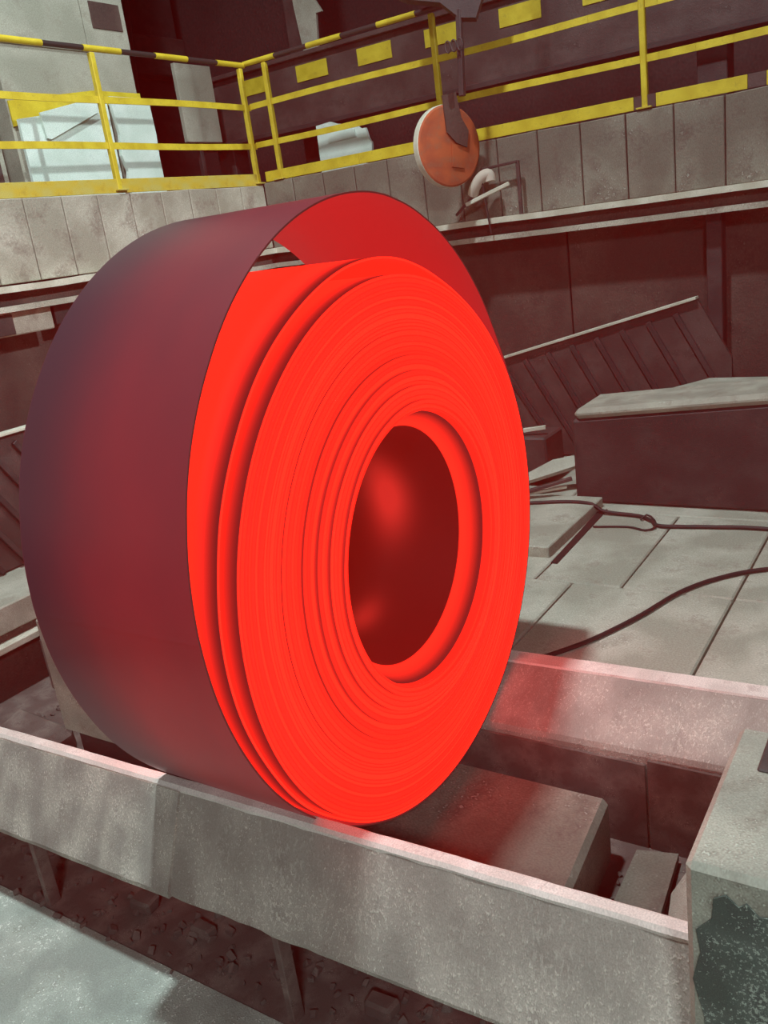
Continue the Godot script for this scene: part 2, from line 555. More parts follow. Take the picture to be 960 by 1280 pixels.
func build_shell() -> void:
	var nz := FastNoiseLite.new()
	nz.seed = 3
	nz.frequency = 0.05
	# hall
	var hl := struct_root("wall_west", "dark far wall of the mill hall behind the grey column", "wall")
	var st := new_tool()
	box(st, Vector3(-10.2, -1.8, -9.2), Vector3(-10, 9.7, 8.2), 0)
	part("hall_wall", st, M.hall, hl)
	hl = struct_root("wall_north", "dark far wall of the mill hall behind the striped girder", "wall")
	st = new_tool()
	box(st, Vector3(-10, -1.8, -9.2), Vector3(8, 9.7, -9), 0)
	part("hall_wall", st, M.hall, hl)
	hl = struct_root("wall_east", "dark hall wall out of view on the right", "wall")
	st = new_tool()
	box(st, Vector3(8, -1.8, -9.2), Vector3(8.2, 9.7, 8.2), 0)
	part("hall_wall", st, M.hall, hl)
	hl = struct_root("wall_south", "dark hall wall out of view behind the viewer", "wall")
	st = new_tool()
	box(st, Vector3(-10, -1.8, 8), Vector3(8, 9.7, 8.2), 0)
	part("hall_wall", st, M.hall, hl)
	hl = struct_root("ceiling", "dark roof of the mill hall high above the pit", "ceiling")
	st = new_tool()
	box(st, Vector3(-10.2, 9.5, -9.2), Vector3(8.2, 9.7, 8.2), 0)
	part("roof_deck", st, M.hall, hl)

	# pit walls
	var wl := struct_root("wall_left", "left pit wall of pale concrete panels above a recessed dark lower wall", "wall")
	var cuts := []
	var z := -4.3
	while z < 5.0:
		cuts.append(z)
		z += 0.335
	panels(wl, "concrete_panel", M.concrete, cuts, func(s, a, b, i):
		var d := 0.006 * nz.get_noise_1d(i * 40.0)
		var k := []
		for j in 8:
			k.append(Vector3(-4.0 + d if j & 1 else -4.3, (1.695 + 0.012 * nz.get_noise_1d((b if j & 4 else a) * 90.0)) if j & 2 else 1.13, b - 0.004 if j & 4 else a + 0.004))
		hexa(s, k, 0.006))
	st = new_tool()
	box(st, Vector3(-4.6, -1.6, -4.6), Vector3(-4.22, 1.14, 8), 0)
	part("lower_wall", st, M.pit_wall, wl)
	var wb := struct_root("wall_back", "back pit wall of concrete panels darkened for shade above a dark reddish lower wall", "wall")
	cuts = []
	var x := -4.0
	while x < 5.0:
		cuts.append(x)
		x += 0.348
	panels(wb, "concrete_panel", M.concrete_dark_shade, cuts, func(s, a, b, i):
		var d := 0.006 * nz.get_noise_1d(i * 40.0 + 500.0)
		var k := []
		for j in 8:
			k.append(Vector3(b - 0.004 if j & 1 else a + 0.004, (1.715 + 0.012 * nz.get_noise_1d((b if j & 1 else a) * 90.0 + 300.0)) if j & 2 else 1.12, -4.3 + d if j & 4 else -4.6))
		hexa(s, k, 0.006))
	panels(wb, "lower_panel", M.pit_wall, [-4.4, -3.3, -2.2, -1.1, 0.02, 1.2, 2.4, 4.2], func(s, a, b, i):
		box(s, Vector3(a + 0.008, -1.6, -4.9), Vector3(b - 0.008, 1.13, -4.5 + 0.01 * (i % 2)), 0.006))
	st = new_tool()
	box(st, Vector3(0.02, -0.9, -4.5), Vector3(0.13, 1.0, -4.36), 0.006)
	part("pilaster", st, M.black_steel, wb)

	# channel ledges
	for side in 2:
		var t := struct_root("trim_%d" % (side + 1), ["pale rusty steel channel ledge along the left pit wall", "pale rusty steel channel ledge along the back pit wall"][side], "ledge")
		var top := new_tool()
		var web := new_tool()
		var bot := new_tool()
		var n := 24
		for i in n:
			var a := -4.3 + 9.0 * i / n if side == 0 else -4.0 + 8.5 * i / n
			var b := -4.3 + 9.0 * (i + 1) / n if side == 0 else -4.0 + 8.5 * (i + 1) / n
			for spec in [[top, 1.075, 1.120, 0.12, 0.014], [web, 0.985, 1.075, 0.02, 0.0], [bot, 0.945, 0.985, 0.10, 0.004]]:
				var k := []
				for j in 8:
					var far: bool = bool(j & 4) if side == 0 else bool(j & 1)
					var s: float = b if far else a
					var out: bool = bool(j & 1) if side == 0 else bool(j & 4)
					var e: float = spec[3] + spec[4] * nz.get_noise_1d(s * 50.0 + side * 777.0) if out else -0.25
					var y: float = (spec[2] if j & 2 else spec[1]) + spec[4] * 0.7 * nz.get_noise_1d(s * 80.0 + 50.0 + side * 777.0)
					k.append(Vector3(-4.0 + e, y, s) if side == 0 else Vector3(s, y, -4.3 + e))
				hexa(spec[0], k, 0.0)
		part("top_flange", top, M.pale_trim, t)
		part("web", web, M.pit_wall, t)
		part("bottom_flange", bot, M.concrete, t)

	# floors
	var fl := struct_root("floor", "pit floor of large pale concrete plates with lower trench and upper deck", "floor")
	st = new_tool()
	box(st, Vector3(-4.3, -1.65, 0.985), Vector3(8, -1.4, 8), 0)
	part("trench_floor", st, M.near_floor, fl)
	st = new_tool()
	box(st, Vector3(-4.3, -1.65, -4.9), Vector3(8, -1.4, 0.98), 0)
	part("trough_floor", st, M.rubble, fl)
	st = new_tool()
	box(st, Vector3(-3.35, -1.4, -4.5), Vector3(8, -0.965, -0.74), 0)
	part("floor_base", st, M.pit_wall, fl)
	st = new_tool()
	box(st, Vector3(-4.3, -1.4, -4.5), Vector3(-3.38, -0.98, 4.0), 0)
	part("floor_base", st, M.pit_wall, fl)
	var rows := [[-0.74, -1.75, [-3.3, -2.2, -1.1, -0.13, 0.74, 1.9, 3.2]], [-1.75, -2.95, [-3.3, -2.2, -1.2, -0.36, 0.15, 0.74, 1.9, 3.2]], [-2.95, -4.5, [-3.3, -2.0, -0.7, 0.74, 2.0, 3.2]]]
	for rw in rows:
		for i in rw[2].size() - 1:
			st = new_tool()
			var h := 0.004 * nz.get_noise_1d(i * 33.0 + rw[0] * 90.0)
			box(st, Vector3(rw[2][i] + 0.006, -0.965, rw[1] + 0.006), Vector3(rw[2][i + 1] - 0.006, -0.895 + h, rw[0] - 0.006), 0.008)
			part("floor_plate", st, M.floor_plate, fl)
	z = -4.4
	var zi := 0
	while z < 3.0:
		st = new_tool()
		box(st, Vector3(-4.25, -0.975, z + 0.005), Vector3(-3.35, -0.80 + 0.004 * (zi % 2), z + 1.195), 0.01)
		part("edge_plate", st, M.floor_plate, fl)
		z += 1.2
		zi += 1
	st = new_tool()
	box(st, Vector3(-3.42, -1.075, -4.4), Vector3(-3.30, -1.03, 3.4), 0.005)
	part("edge_rail", st, M.pale_trim, fl)
	# deck
	st = new_tool()
	box(st, Vector3(-10, 1.3, -9), Vector3(-4.3, 1.66, 8), 0)
	part("deck_slab", st, M.deck, fl)
	st = new_tool()
	box(st, Vector3(-4.3, 1.3, -9), Vector3(8, 1.66, -4.6), 0)
	part("deck_slab", st, M.deck, fl)

# ------------------------------------------------------------------ cradle
func build_cradle() -> void:
	var nz := FastNoiseLite.new()
	nz.seed = 9
	nz.frequency = 0.05
	var fb := thing("saddle_beam", "long worn grey saddle beam in front of the coil with a pale upper edge and sloping face", "beam", Vector3.ZERO, "saddle beams under the coil")
	var st := new_tool()
	extrude_x(st, [Vector2(0.803, -0.645), Vector2(0.850, -0.640), Vector2(1.0, -0.975), Vector2(0.998, -0.99), Vector2(0.97, -1.0), Vector2(0.60, -0.98)], -3.2, 1.20, 90, 0.012, nz, 0.03)
	part("beam_body", st, M.beam, fb)
	st = new_tool()
	extrude_x(st, [Vector2(0.800, -0.652), Vector2(0.800, -0.630), Vector2(0.806, -0.626), Vector2(0.846, -0.625), Vector2(0.856, -0.638), Vector2(0.854, -0.652)], -3.2, 1.20, 90, 0.006, nz, 0.03)
	part("edge_strip", st, M.beam_edge, fb)
	# thicker, lighter cover; paints in the lit stretch left of the coil shadow
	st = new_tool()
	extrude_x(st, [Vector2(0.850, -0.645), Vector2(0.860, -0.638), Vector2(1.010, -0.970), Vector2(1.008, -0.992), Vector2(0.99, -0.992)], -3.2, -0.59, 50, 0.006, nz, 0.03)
	part("lit_cover_plate", st, M.beam_rough_lit, fb)
	for x in [-2.75, -1.47, -0.135, 0.95]:
		st = new_tool()
		box(st, Vector3(x - 0.014, -1.4, 0.92), Vector3(x + 0.014, -0.975 + 0.03 * x, 0.975), 0.003)
		part("support_plate", st, M.rubble, fb)
	var bb := thing("saddle_beam", "worn saddle beam behind the coil with a lit sloping inner face and added darker plates for its shaded lower side", "beam", Vector3.ZERO, "saddle beams under the coil")
	st = new_tool()
	extrude_x(st, [Vector2(-0.36, -0.985), Vector2(-0.37, -0.962), Vector2(-0.655, -0.815), Vector2(-0.735, -0.812), Vector2(-0.735, -1.44), Vector2(-0.36, -1.44)], -3.2, 3.2, 110, 0.008, nz, 0.018)
	part("beam_body", st, M.beam, bb)
	st = new_tool()
	extrude_x(st, [Vector2(-0.650, -0.818), Vector2(-0.654, -0.808), Vector2(-0.742, -0.806), Vector2(-0.742, -0.83)], -3.2, 3.2, 110, 0.004, nz, 0.018)
	part("edge_strip", st, M.beam_edge, bb)
	for x in [-3.2, -1.9, -0.6, 0.7, 2.0]:  # added darker plates stand in for shade on the vertical face
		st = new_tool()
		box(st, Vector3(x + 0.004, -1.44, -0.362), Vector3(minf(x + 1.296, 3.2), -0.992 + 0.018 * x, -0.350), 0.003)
		part("shade_side_plate", st, M.rubble, bb)

	var eb := thing("end_block", "tall pale concrete end block on the right with dark green paint peeling off its front", "block")
	st = new_tool()
	box(st, Vector3(1.225, -1.4, 0.47), Vector3(2.6, -0.215, 1.034), 0.014)
	part("block_body", st, M.block, eb)
	st = new_tool()
	var ol := [Vector2(0.03, -1.1), Vector2(0.035, -0.62), Vector2(0.012, -0.52), Vector2(0.03, -0.44), Vector2(0.022, -0.38), Vector2(0.055, -0.34), Vector2(0.06, -0.285), Vector2(0.085, -0.268), Vector2(0.11, -0.29), Vector2(0.125, -0.275), Vector2(0.15, -0.30), Vector2(0.20, -0.29), Vector2(0.26, -0.32), Vector2(0.4, -0.3), Vector2(0.7, -0.33), Vector2(1.2, -0.3), Vector2(1.3, -1.1)]
	slab(st, ol, Vector3(1.225, 0, 1.035), Vector3.RIGHT, Vector3.UP, 0.006)
	part("peeling_paint", st, M.peel_green, eb).set_meta("label", "dark green peeling paint")
	st = new_tool()
	box(st, Vector3(1.30, -0.216, 0.50), Vector3(2.5, -0.207, 0.66), 0.004)
	part("top_plate", st, M.dark_steel, eb)

	var mb := thing("floor_block", "low stained concrete block darkened for the coil shadow lying in the trough between the saddle beams", "block")
	st = new_tool()
	var k := []
	for i in 8:
		k.append(Vector3(0.585 + (0.045 if i & 4 else 0.0) if i & 1 else -1.0, (-1.10 - (0.02 if i & 4 else 0.0)) if i & 2 else -1.4, 0.42 if i & 4 else -0.235))
	hexa(st, k, 0.022)
	part("block_body", st, M.concrete_dark_shade, mb)  # stains, plus the coil shadow put into a darker tone
	var fs := thing("trough_plate", "pale speckled broken plate on the trough floor against the right end block", "plate")
	st = new_tool()
	slab(st, [Vector2(0.03, 0.0), Vector2(0.345, 0.0), Vector2(0.345, 1.0), Vector2(0.05, 1.02), Vector2(0.0, 0.62), Vector2(0.02, 0.42), Vector2(-0.01, 0.25)], Vector3(0.87, -1.375, -0.335), Vector3.RIGHT, Vector3.BACK, 0.05)
	part("plate_body", st, M.block, fs)
	fs = thing("trough_plate", "brownish tilted plate on the trough floor beside the low stained block", "plate")
	st = new_tool()
	slab(st, [Vector2(0.0, -0.30), Vector2(0.16, -0.33), Vector2(0.19, 0.03), Vector2(0.17, 0.3), Vector2(0.02, 0.26)], Vector3(0.67, -1.368, 0.02), Vector3(0.99, 0.06, 0.0), Vector3(0, 0.03, 1), 0.03)
	part("plate_body", st, M.concrete_dark_shade, fs)

	var lb := thing("end_block", "grey mottled block standing in the trough behind the left side of the coil", "block")
	st = new_tool()
	box(st, Vector3(-2.11, -1.08, -0.35), Vector3(-1.1, -0.45, 0.30), 0.01)
	part("block_body", st, M.block, lb)
	st = new_tool()
	box(st, Vector3(-2.06, -1.4, -0.32), Vector3(-1.1, -1.085, 0.26), 0.006)
	part("block_foot", st, M.black_steel, lb)

	# rubble under the front beam and in the trough
	var rb := new_tool()
	rng.seed = 8
	for i in 420:
		var p := Vector3(rng.randf_range(-2.2, 0.9), -1.4, rng.randf_range(0.45, 1.0))
		if i % 6 == 0:
			p = Vector3(rng.randf_range(0.62, 1.2), -1.395, rng.randf_range(-0.3, 0.5))
		elif i % 7 == 0:
			p = Vector3(rng.randf_range(-3.0, -2.15), -1.4, rng.randf_range(-0.3, 0.75))
		var s := rng.randf_range(0.006, 0.024) * (0.55 if p.x > 0.6 else 1.0)
		var bs := Basis.from_euler(Vector3(rng.randf() * 6.0, rng.randf() * 6.0, rng.randf() * 6.0))
		var kk := []
		for j in 8:
			kk.append(p + Vector3(0, s * 0.4, 0) + bs * Vector3((0.5 if j & 1 else -0.5) * s * rng.randf_range(1.0, 2.2), (0.5 if j & 2 else -0.5) * s * rng.randf_range(0.7, 1.3), (0.5 if j & 4 else -0.5) * s * rng.randf_range(0.9, 1.8)))
		hexa(rb, kk, s * 0.15)
	var rub := MeshInstance3D.new()
	rub.name = numbered("rubble")
	rub.mesh = rb.commit()
	rub.mesh.surface_set_material(0, M.rubble)
	add_child(rub, true)
	rub.set_meta("label", "loose rubble and scale scattered on the trench floor under the front beam")
	rub.set_meta("category", "rubble")
	rub.set_meta("kind", "stuff")
	# bigger lumps that can be counted
	rng.seed = 31
	var lumps := [[Vector3(-1.05, -1.4, 0.80), 0.085, "brown broken lump on the trench floor between the two visible support plates"], [Vector3(-0.72, -1.4, 0.80), 0.07, "dark lump of scale leaning under the front beam near its middle"], [Vector3(0.12, -1.4, 0.80), 0.08, "broken lump right of the nearest support plate under the front beam"], [Vector3(-2.55, -1.4, 0.25), 0.30, "low dark mound of debris in the trough left of the mottled block"]]
	for l in lumps:
		var s: float = l[1]
		var t := thing("debris_lump", l[2], "debris", l[0])
		st = new_tool()
		var kk := []
		for j in 8:
			kk.append(Vector3((0.5 if j & 1 else -0.5) * s * rng.randf_range(1.0, 1.7), (s * rng.randf_range(0.5, 0.85)) if j & 2 else 0.0, (0.5 if j & 4 else -0.5) * s * rng.randf_range(0.7, 1.2)))
		hexa(st, kk, s * 0.14)
		part("lump_body", st, M.rubble, t)

# ------------------------------------------------------------------ railings
func rail_run(t: Node3D, a: Vector3, b: Vector3, posts: Array, dash0: float, dash_sign: float, inward: Vector3) -> void:
	var d := (b - a).normalized()
	var L := a.distance_to(b)
	var st: SurfaceTool
	var first := true
	for s in posts:
		st = new_tool()
		bar(st, a + d * s + Vector3(0, 0.0, 0), a + d * s + Vector3(0, 1.0, 0), 0.045, 0.045, 0.006, d)
		var p := part("post", st, M.yellow, t)
		var ft := new_tool()
		xbox(ft, Transform3D(Basis.IDENTITY, a + d * s + Vector3(0, 0.006, 0)), Vector3(0.11, 0.012, 0.11), 0.002)
		part("base_plate", ft, M.dusty_yellow, p)
	for h in [0.335, 0.67]:
		st = new_tool()
		var pts := []
		var n := int(L / 0.25)
		for i in n + 1:
			var s := L * i / n
			pts.append(a + d * s + Vector3(0, h + 0.006 * sin(s * 2.1 + h * 9.0), 0))
		for i in n:
			bar(st, pts[i], pts[i + 1] + d * 0.002, 0.012, 0.05, 0.0, Vector3.UP)
		part("mid_rail", st, M.yellow, t)
	# top rail in yellow and black stretches
	var s0 := dash0
	var yel := true
	while s0 < L - 0.01:
		var s1 := minf(s0 + 0.37, L)
		st = new_tool()
		tube(st, [a + d * s0 + Vector3(0, 1.03, 0), a + d * (s0 + s1) * 0.5 + Vector3(0, 1.03, 0), a + d * s1 + Vector3(0, 1.03, 0)], 0.024 if yel else 0.021, 12)
		part("top_rail", st, M.yellow if yel else M.black_paint, t)
		yel = not yel
		s0 = s1

func build_railings() -> void:
	var t := thing("guard_railing", "yellow guard railing on the left deck edge with a striped black and yellow top rail", "railing")
	# starts at the corner, runs towards the viewer
	rail_run(t, Vector3(-4.04, 1.715, -4.34), Vector3(-4.04, 1.715, 2.6), [0.07, 1.78, 3.4, 5.0, 6.6], 0.0, 1.0, Vector3.RIGHT)
	var st := new_tool()
	box(st, Vector3(-4.035, 1.70, -4.3), Vector3(-4.022, 1.805, 2.6), 0.002)
	part("toe_board", st, M.dusty_yellow, t)
	t = thing("guard_railing", "yellow guard railing on the back deck edge with stained toe board", "railing")
	rail_run(t, Vector3(-4.04, 1.725, -4.34), Vector3(4.0, 1.725, -4.34), [0.24, 1.99, 3.66, 5.35, 7.05], 0.0, 1.0, Vector3.BACK)
	var cuts := [-3.98, -2.9, -0.46, -0.30, 0.32, 0.44, 2.0, 4.0]
	for i in cuts.size() - 1:
		st = new_tool()
		box(st, Vector3(cuts[i] + 0.001, 1.725, -4.335), Vector3(cuts[i + 1] - 0.001, 1.815, -4.322), 0.002)
		part("toe_board", st, M.dark_steel if i in [2, 4] else M.yellow, t)

# ------------------------------------------------------------------ deck and background
func build_deck() -> void:
	var st: SurfaceTool
	# grey column with boards in front
	var c := thing("clad_column", "wide grey sheet clad column on the left deck behind the railing", "column")
	st = new_tool()
	box(st, Vector3(-6.2, 1.66, -3.95), Vector3(-5.06, 6.5, -2.48), 0.01)
	part("column_body", st, M.board_grey, c)
	for q in [[-3.96, -3.45, 3.05], [-3.45, -2.49, 3.0]]:
		st = new_tool()
		box(st, Vector3(-5.06, q[2], q[0] + 0.004), Vector3(-5.04, 6.4, q[1] - 0.004), 0.003)
		part("cladding_sheet", st, M.board_grey, c)
	st = new_tool()
	box(st, Vector3(-5.05, 3.2, -3.9), Vector3(-5.03, 3.42, -3.55), 0.003)
	part("rust_patch", st, M.pit_wall, c)
	st = new_tool()
	slab(st, [Vector2(2.48, 2.36), Vector2(2.48, 2.56), Vector2(3.4, 2.68), Vector2(3.96, 2.68), Vector2(3.96, 2.56), Vector2(3.4, 2.56)], Vector3(-5.045, 0, 0), Vector3.FORWARD, Vector3.UP, 0.012)
	part("yellow_band", st, M.yellow, c)
	c = thing("white_board", "large pale white board with a sloping top leaning on the grey column", "board")
	st = new_tool()
	slab(st, [Vector2(2.50, 1.70), Vector2(2.50, 2.41), Vector2(3.0, 2.48), Vector2(3.44, 2.62), Vector2(3.48, 2.62), Vector2(3.48, 1.70)], Vector3(-5.0, 0, 0), Vector3.FORWARD, Vector3.UP, 0.03)
	part("board_sheet", st, M.board_white, c)
	c = thing("white_board", "bright white board with a rough torn left edge right of the larger white board", "board")
	st = new_tool()
	slab(st, [Vector2(3.56, 1.70), Vector2(3.51, 1.85), Vector2(3.54, 1.98), Vector2(3.50, 2.12), Vector2(3.53, 2.3), Vector2(3.49, 2.62), Vector2(3.97, 2.62), Vector2(3.985, 2.3), Vector2(3.97, 2.1), Vector2(3.98, 1.70)], Vector3(-4.97, 0, 0), Vector3.FORWARD, Vector3.UP, 0.035)
	part("board_sheet", st, M.board_white, c)
	c = thing("folded_sheet", "folded pale sheet hanging over the front of the larger white board", "sheet")
	st = new_tool()
	slab(st, [Vector2(2.72, 2.26), Vector2(2.70, 2.46), Vector2(3.32, 2.60), Vector2(3.33, 2.48), Vector2(2.76, 2.25)], Vector3(-4.96, 0, 0), Vector3.FORWARD, Vector3.UP, 0.015)
	part("sheet_body", st, M.board_white, c)
	c = thing("side_cabinet", "grey cabinet with a pale door at the far left behind the railing", "cabinet")
	st = new_tool()
	box(st, Vector3(-6.0, 1.66, -2.36), Vector3(-5.1, 4.2, -1.2), 0.01)
	part("cabinet_body", st, M.board_grey, c)
	st = new_tool()
	box(st, Vector3(-5.1, 2.2, -2.33), Vector3(-5.08, 2.95, -1.3), 0.004)
	part("cabinet_door", st, M.board_white, c)
	st = new_tool()
	box(st, Vector3(-5.1, 1.72, -2.3), Vector3(-5.085, 2.15, -1.3), 0.004)
	part("lower_panel", st, M.dark_steel, c)
	c = thing("grey_panel", "narrow tall grey panel standing right of the white boards behind the left railing", "panel")
	st = new_tool()
	box(st, Vector3(-5.25, 2.28, -5.19), Vector3(-5.20, 3.03, -4.66), 0.004)
	part("panel_sheet", st, M.board_grey, c)
	st = new_tool()
	bar(st, Vector3(-5.28, 1.66, -4.9), Vector3(-5.28, 3.0, -4.9), 0.05, 0.05, 0.003, Vector3.RIGHT)
	part("panel_stand", st, M.black_steel, c)
	# torn white sheet
	c = thing("white_sheet", "torn white sheet board standing behind the back railing", "sheet")
	st = new_tool()
	slab(st, [Vector2(-3.80, 1.70), Vector2(-3.79, 2.2), Vector2(-3.62, 2.21), Vector2(-3.54, 2.18), Vector2(-3.34, 2.14), Vector2(-3.27, 2.09), Vector2(-3.22, 2.09), Vector2(-3.20, 2.0), Vector2(-3.17, 1.95), Vector2(-3.18, 1.87), Vector2(-3.25, 1.84), Vector2(-3.27, 1.70)], Vector3(0, 0, -5.0), Vector3.RIGHT, Vector3.UP, 0.03)
	part("sheet_body", st, M.board_white, c)
	st = new_tool()
	slab(st, [Vector2(-3.66, 2.02), Vector2(-3.64, 2.1), Vector2(-3.34, 2.1), Vector2(-3.33, 2.03)], Vector3(0, 0, -4.975), Vector3.RIGHT, Vector3.UP, 0.02)
	part("sheet_fold", st, M.board_white, c)
	# striped girder
	c = thing("striped_girder", "dark steel girder with painted yellow blocks behind the back railing", "girder")
	st = new_tool()
	box(st, Vector3(-5.75, 2.30, -5.9), Vector3(7.8, 2.95, -5.52), 0.01)
	part("girder_web", st, M.dark_steel, c)
	st = new_tool()
	box(st, Vector3(-5.75, 2.26, -5.95), Vector3(7.8, 2.31, -5.42), 0.006)
	part("bottom_flange", st, M.black_steel, c)
	st = new_tool()
	box(st, Vector3(-5.75, 2.94, -5.95), Vector3(7.8, 2.985, -5.46), 0.006)
	part("top_flange", st, M.dark_steel, c)
	for x in [-5.55, -0.2, 4.0]:
		st = new_tool()
		box(st, Vector3(x - 0.12, 1.66, -5.85), Vector3(x + 0.12, 2.27, -5.6), 0.006)
		part("girder_leg", st, M.black_steel, c)
	var gx := -5.1
	while gx < 5.0:
		st = new_tool()
		box(st, Vector3(gx, 2.72, -5.52), Vector3(gx + 0.40, 2.875, -5.512), 0.001)
		part("yellow_block", st, M.yellow, c)
		gx += 0.775
	# dark machinery
	c = thing("lagged_pipe", "thick dark lagged pipe rising behind the left railing", "pipe")
	st = new_tool()
	tube(st, smooth_path([Vector3(-7.0, 1.66, -5.6), Vector3(-7.0, 3.0, -5.6), Vector3(-7.05, 3.7, -5.7), Vector3(-7.3, 4.3, -6.0), Vector3(-7.3, 6.5, -6.0)], 0.1), 0.20, 18)
	part("pipe_body", st, M.black_steel, c)
	for y in [2.4, 3.0, 3.5]:
		st = new_tool()
		tube(st, [Vector3(-7.0, y, -5.6), Vector3(-7.0, y + 0.06, -5.6)], 0.23, 18)
		part("clamp_band", st, M.dark_steel, c)
	c = thing("machine_frame", "tall dark machine frame behind the left deck", "machine")
	st = new_tool()
	box(st, Vector3(-9.4, 1.66, -8.0), Vector3(-8.2, 6.0, -4.2), 0.02)
	part("frame_body", st, M.black_steel, c)
	st = new_tool()
	box(st, Vector3(-8.2, 3.6, -7.8), Vector3(-7.9, 4.1, -4.6), 0.02)
	part("cross_beam", st, M.dark_steel, c)
	c = thing("steel_post", "dark steel post behind the railing corner left of the bent pale strip", "post")
	st = new_tool()
	box(st, Vector3(-4.95, 1.66, -6.5), Vector3(-4.72, 6.5, -6.3), 0.006)
	part("post_body", st, M.dark_steel, c)
	st = new_tool()
	box(st, Vector3(-5.02, 1.66, -6.56), Vector3(-4.65, 1.7, -6.24), 0.004)
	part("post_foot", st, M.black_steel, c)
	c = thing("bent_strip", "bent pale grey strip hanging above the striped girder", "strip")
	st = new_tool()
	slab(st, [Vector2(-4.52, 3.0), Vector2(-4.58, 3.55), Vector2(-4.62, 5.2), Vector2(-4.36, 5.2), Vector2(-4.34, 3.62), Vector2(-4.22, 3.42), Vector2(-4.30, 3.42), Vector2(-4.34, 3.0)], Vector3(0, 0, -6.0), Vector3.RIGHT, Vector3.UP, 0.03)
	part("strip_body", st, M.board_grey, c)
	# hoist and orange disc
	c = thing("hoist_block", "dark hoist block with a hanging rod in front of the back railing", "hoist")
	st = new_tool()
	slab(st, [Vector2(-0.42, 0.18), Vector2(-0.40, 0.0), Vector2(-0.30, -0.06), Vector2(-0.05, -0.12), Vector2(0.08, -0.24), Vector2(0.2, -0.26), Vector2(0.30, -0.05), Vector2(0.36, 0.2), Vector2(0.3, 0.6), Vector2(-0.35, 0.6)], Vector3(-1.68, 2.78, -3.92), Vector3(0.91, 0, -0.41), Vector3.UP, 0.16)
	part("hoist_housing", st, M.black_steel, c)
	st = new_tool()
	bar(st, Vector3(-1.58, 2.6, -3.9), Vector3(-1.62, 2.02, -3.9), 0.04, 0.05, 0.005, Vector3.BACK)
	part("hanging_rod", st, M.black_steel, c)
	st = new_tool()
	for i in 3:
		var rp := []
		for k in 13:
			var a := TAU_ * k / 12.0
			rp.append(Vector3(-1.62 + 0.022 * cos(a) + 0.05 * (i - 1), 2.36 + 0.04 * sin(a), -3.84))
		tube(st, rp, 0.006, 6, false)
	part("chain_link", st, M.black_steel, c)
	st = new_tool()
	bar(st, Vector3(-1.5, 3.3, -3.95), Vector3(-1.5, 9.5, -3.95), 0.03, 0.03, 0.0, Vector3.BACK)
	part("hoist_rope", st, M.black_steel, c)
	c = thing("orange_disc", "rusty orange round disc with a pale rim hanging over the back wall", "disc", Vector3(-1.79, 1.69, -3.90))
	c.basis = Basis(Vector3.UP, atan2(0.91, 0.41))
	st = new_tool()
	var seg := 48
	var prof := [Vector2(0.0, 0.028), Vector2(0.22, 0.030), Vector2(0.285, 0.034), Vector2(0.298, 0.028), Vector2(0.302, 0.018), Vector2(0.302, -0.03), Vector2(0.29, -0.04), Vector2(0.0, -0.04)]
	var ring := new_tool()
	for i in seg:
		var a0 := TAU_ * i / seg
		var a1 := TAU_ * (i + 1) / seg
		for j in prof.size() - 1:
			var q := []
			for e in [[a0, j], [a1, j], [a1, j + 1], [a0, j + 1]]:
				q.append(Vector3(prof[e[1]].x * cos(e[0]), prof[e[1]].x * sin(e[0]), prof[e[1]].y))
			if j == 0 or j == prof.size() - 2:
				q = [q[0], q[2], q[3]] if j == 0 else [q[0], q[1], q[3]]
			poly(ring if j in [3, 4, 5] else st, q, Vector3.ZERO)
	part("disc_face", st, M.orange, c)
	part("disc_rim", ring, M.pale_trim, c).set_meta("label", "pale rim")
	st = new_tool()
	slab(st, [Vector2(-0.02, 0.1), Vector2(-0.03, 0.36), Vector2(0.1, 0.38), Vector2(0.13, 0.2), Vector2(0.19, 0.1), Vector2(0.16, -0.02), Vector2(0.06, 0.02)], Vector3(0, 0, 0.038), Vector3.RIGHT, Vector3.UP, 0.012)
	part("lug_plate", st, M.pit_wall, c)
	st = new_tool()
	slab(st, [Vector2(0.0, -0.15), Vector2(0.11, -0.17), Vector2(0.1, -0.10), Vector2(0.07, 0.0), Vector2(0.02, 0.02)], Vector3(0, 0, 0.036), Vector3.RIGHT, Vector3.UP, 0.01)
	part("scab_plate", st, M.orange, c)
	# bracket with crumpled wrapping under the disc
	c = thing("wall_bracket", "broken bracket with crumpled pale wrapping under the orange disc", "bracket", Vector3(-1.62, 1.3, -4.2))
	st = new_tool()
	var cr := smooth_path([Vector3(-0.10, 0.02, 0.08), Vector3(-0.06, 0.08, 0.1), Vector3(0.0, 0.14, 0.09), Vector3(0.05, 0.15, 0.07), Vector3(0.06, 0.10, 0.07)], 0.02)
	tube(st, cr, 0.045, 9)
	part("crumpled_wrap", st, M.cloth_pale, c)
	st = new_tool()
	bar(st, Vector3(-0.16, -0.05, 0.1), Vector3(0.22, 0.06, 0.08), 0.03, 0.03, 0.004)
	part("bracket_bar", st, M.pale_trim, c)
	st = new_tool()
	bar(st, Vector3(-0.26, -0.12, 0.1), Vector3(-0.1, 0.0, 0.1), 0.02, 0.02, 0.003)
	part("broken_bar", st, M.dark_steel, c)
	st = new_tool()
	bar(st, Vector3(0.27, -0.18, 0.0), Vector3(0.27, 0.22, 0.0), 0.03, 0.02, 0.003, Vector3.BACK)
	bar(st, Vector3(-0.05, 0.2, 0.0), Vector3(0.27, 0.215, 0.0), 0.03, 0.02, 0.003)
	part("bracket_frame", st, M.dark_steel, c)
	st = new_tool()
	bar(st, Vector3(0.02, -0.3, 0.06), Vector3(0.0, 0.15, 0.11), 0.012, 0.012, 0.002, Vector3.RIGHT)
	part("hanging_wire", st, M.black_steel, c)
	# boxes under the left ledge
	c = thing("junction_box", "brown junction box hanging under the left channel ledge", "box")
	st = new_tool()
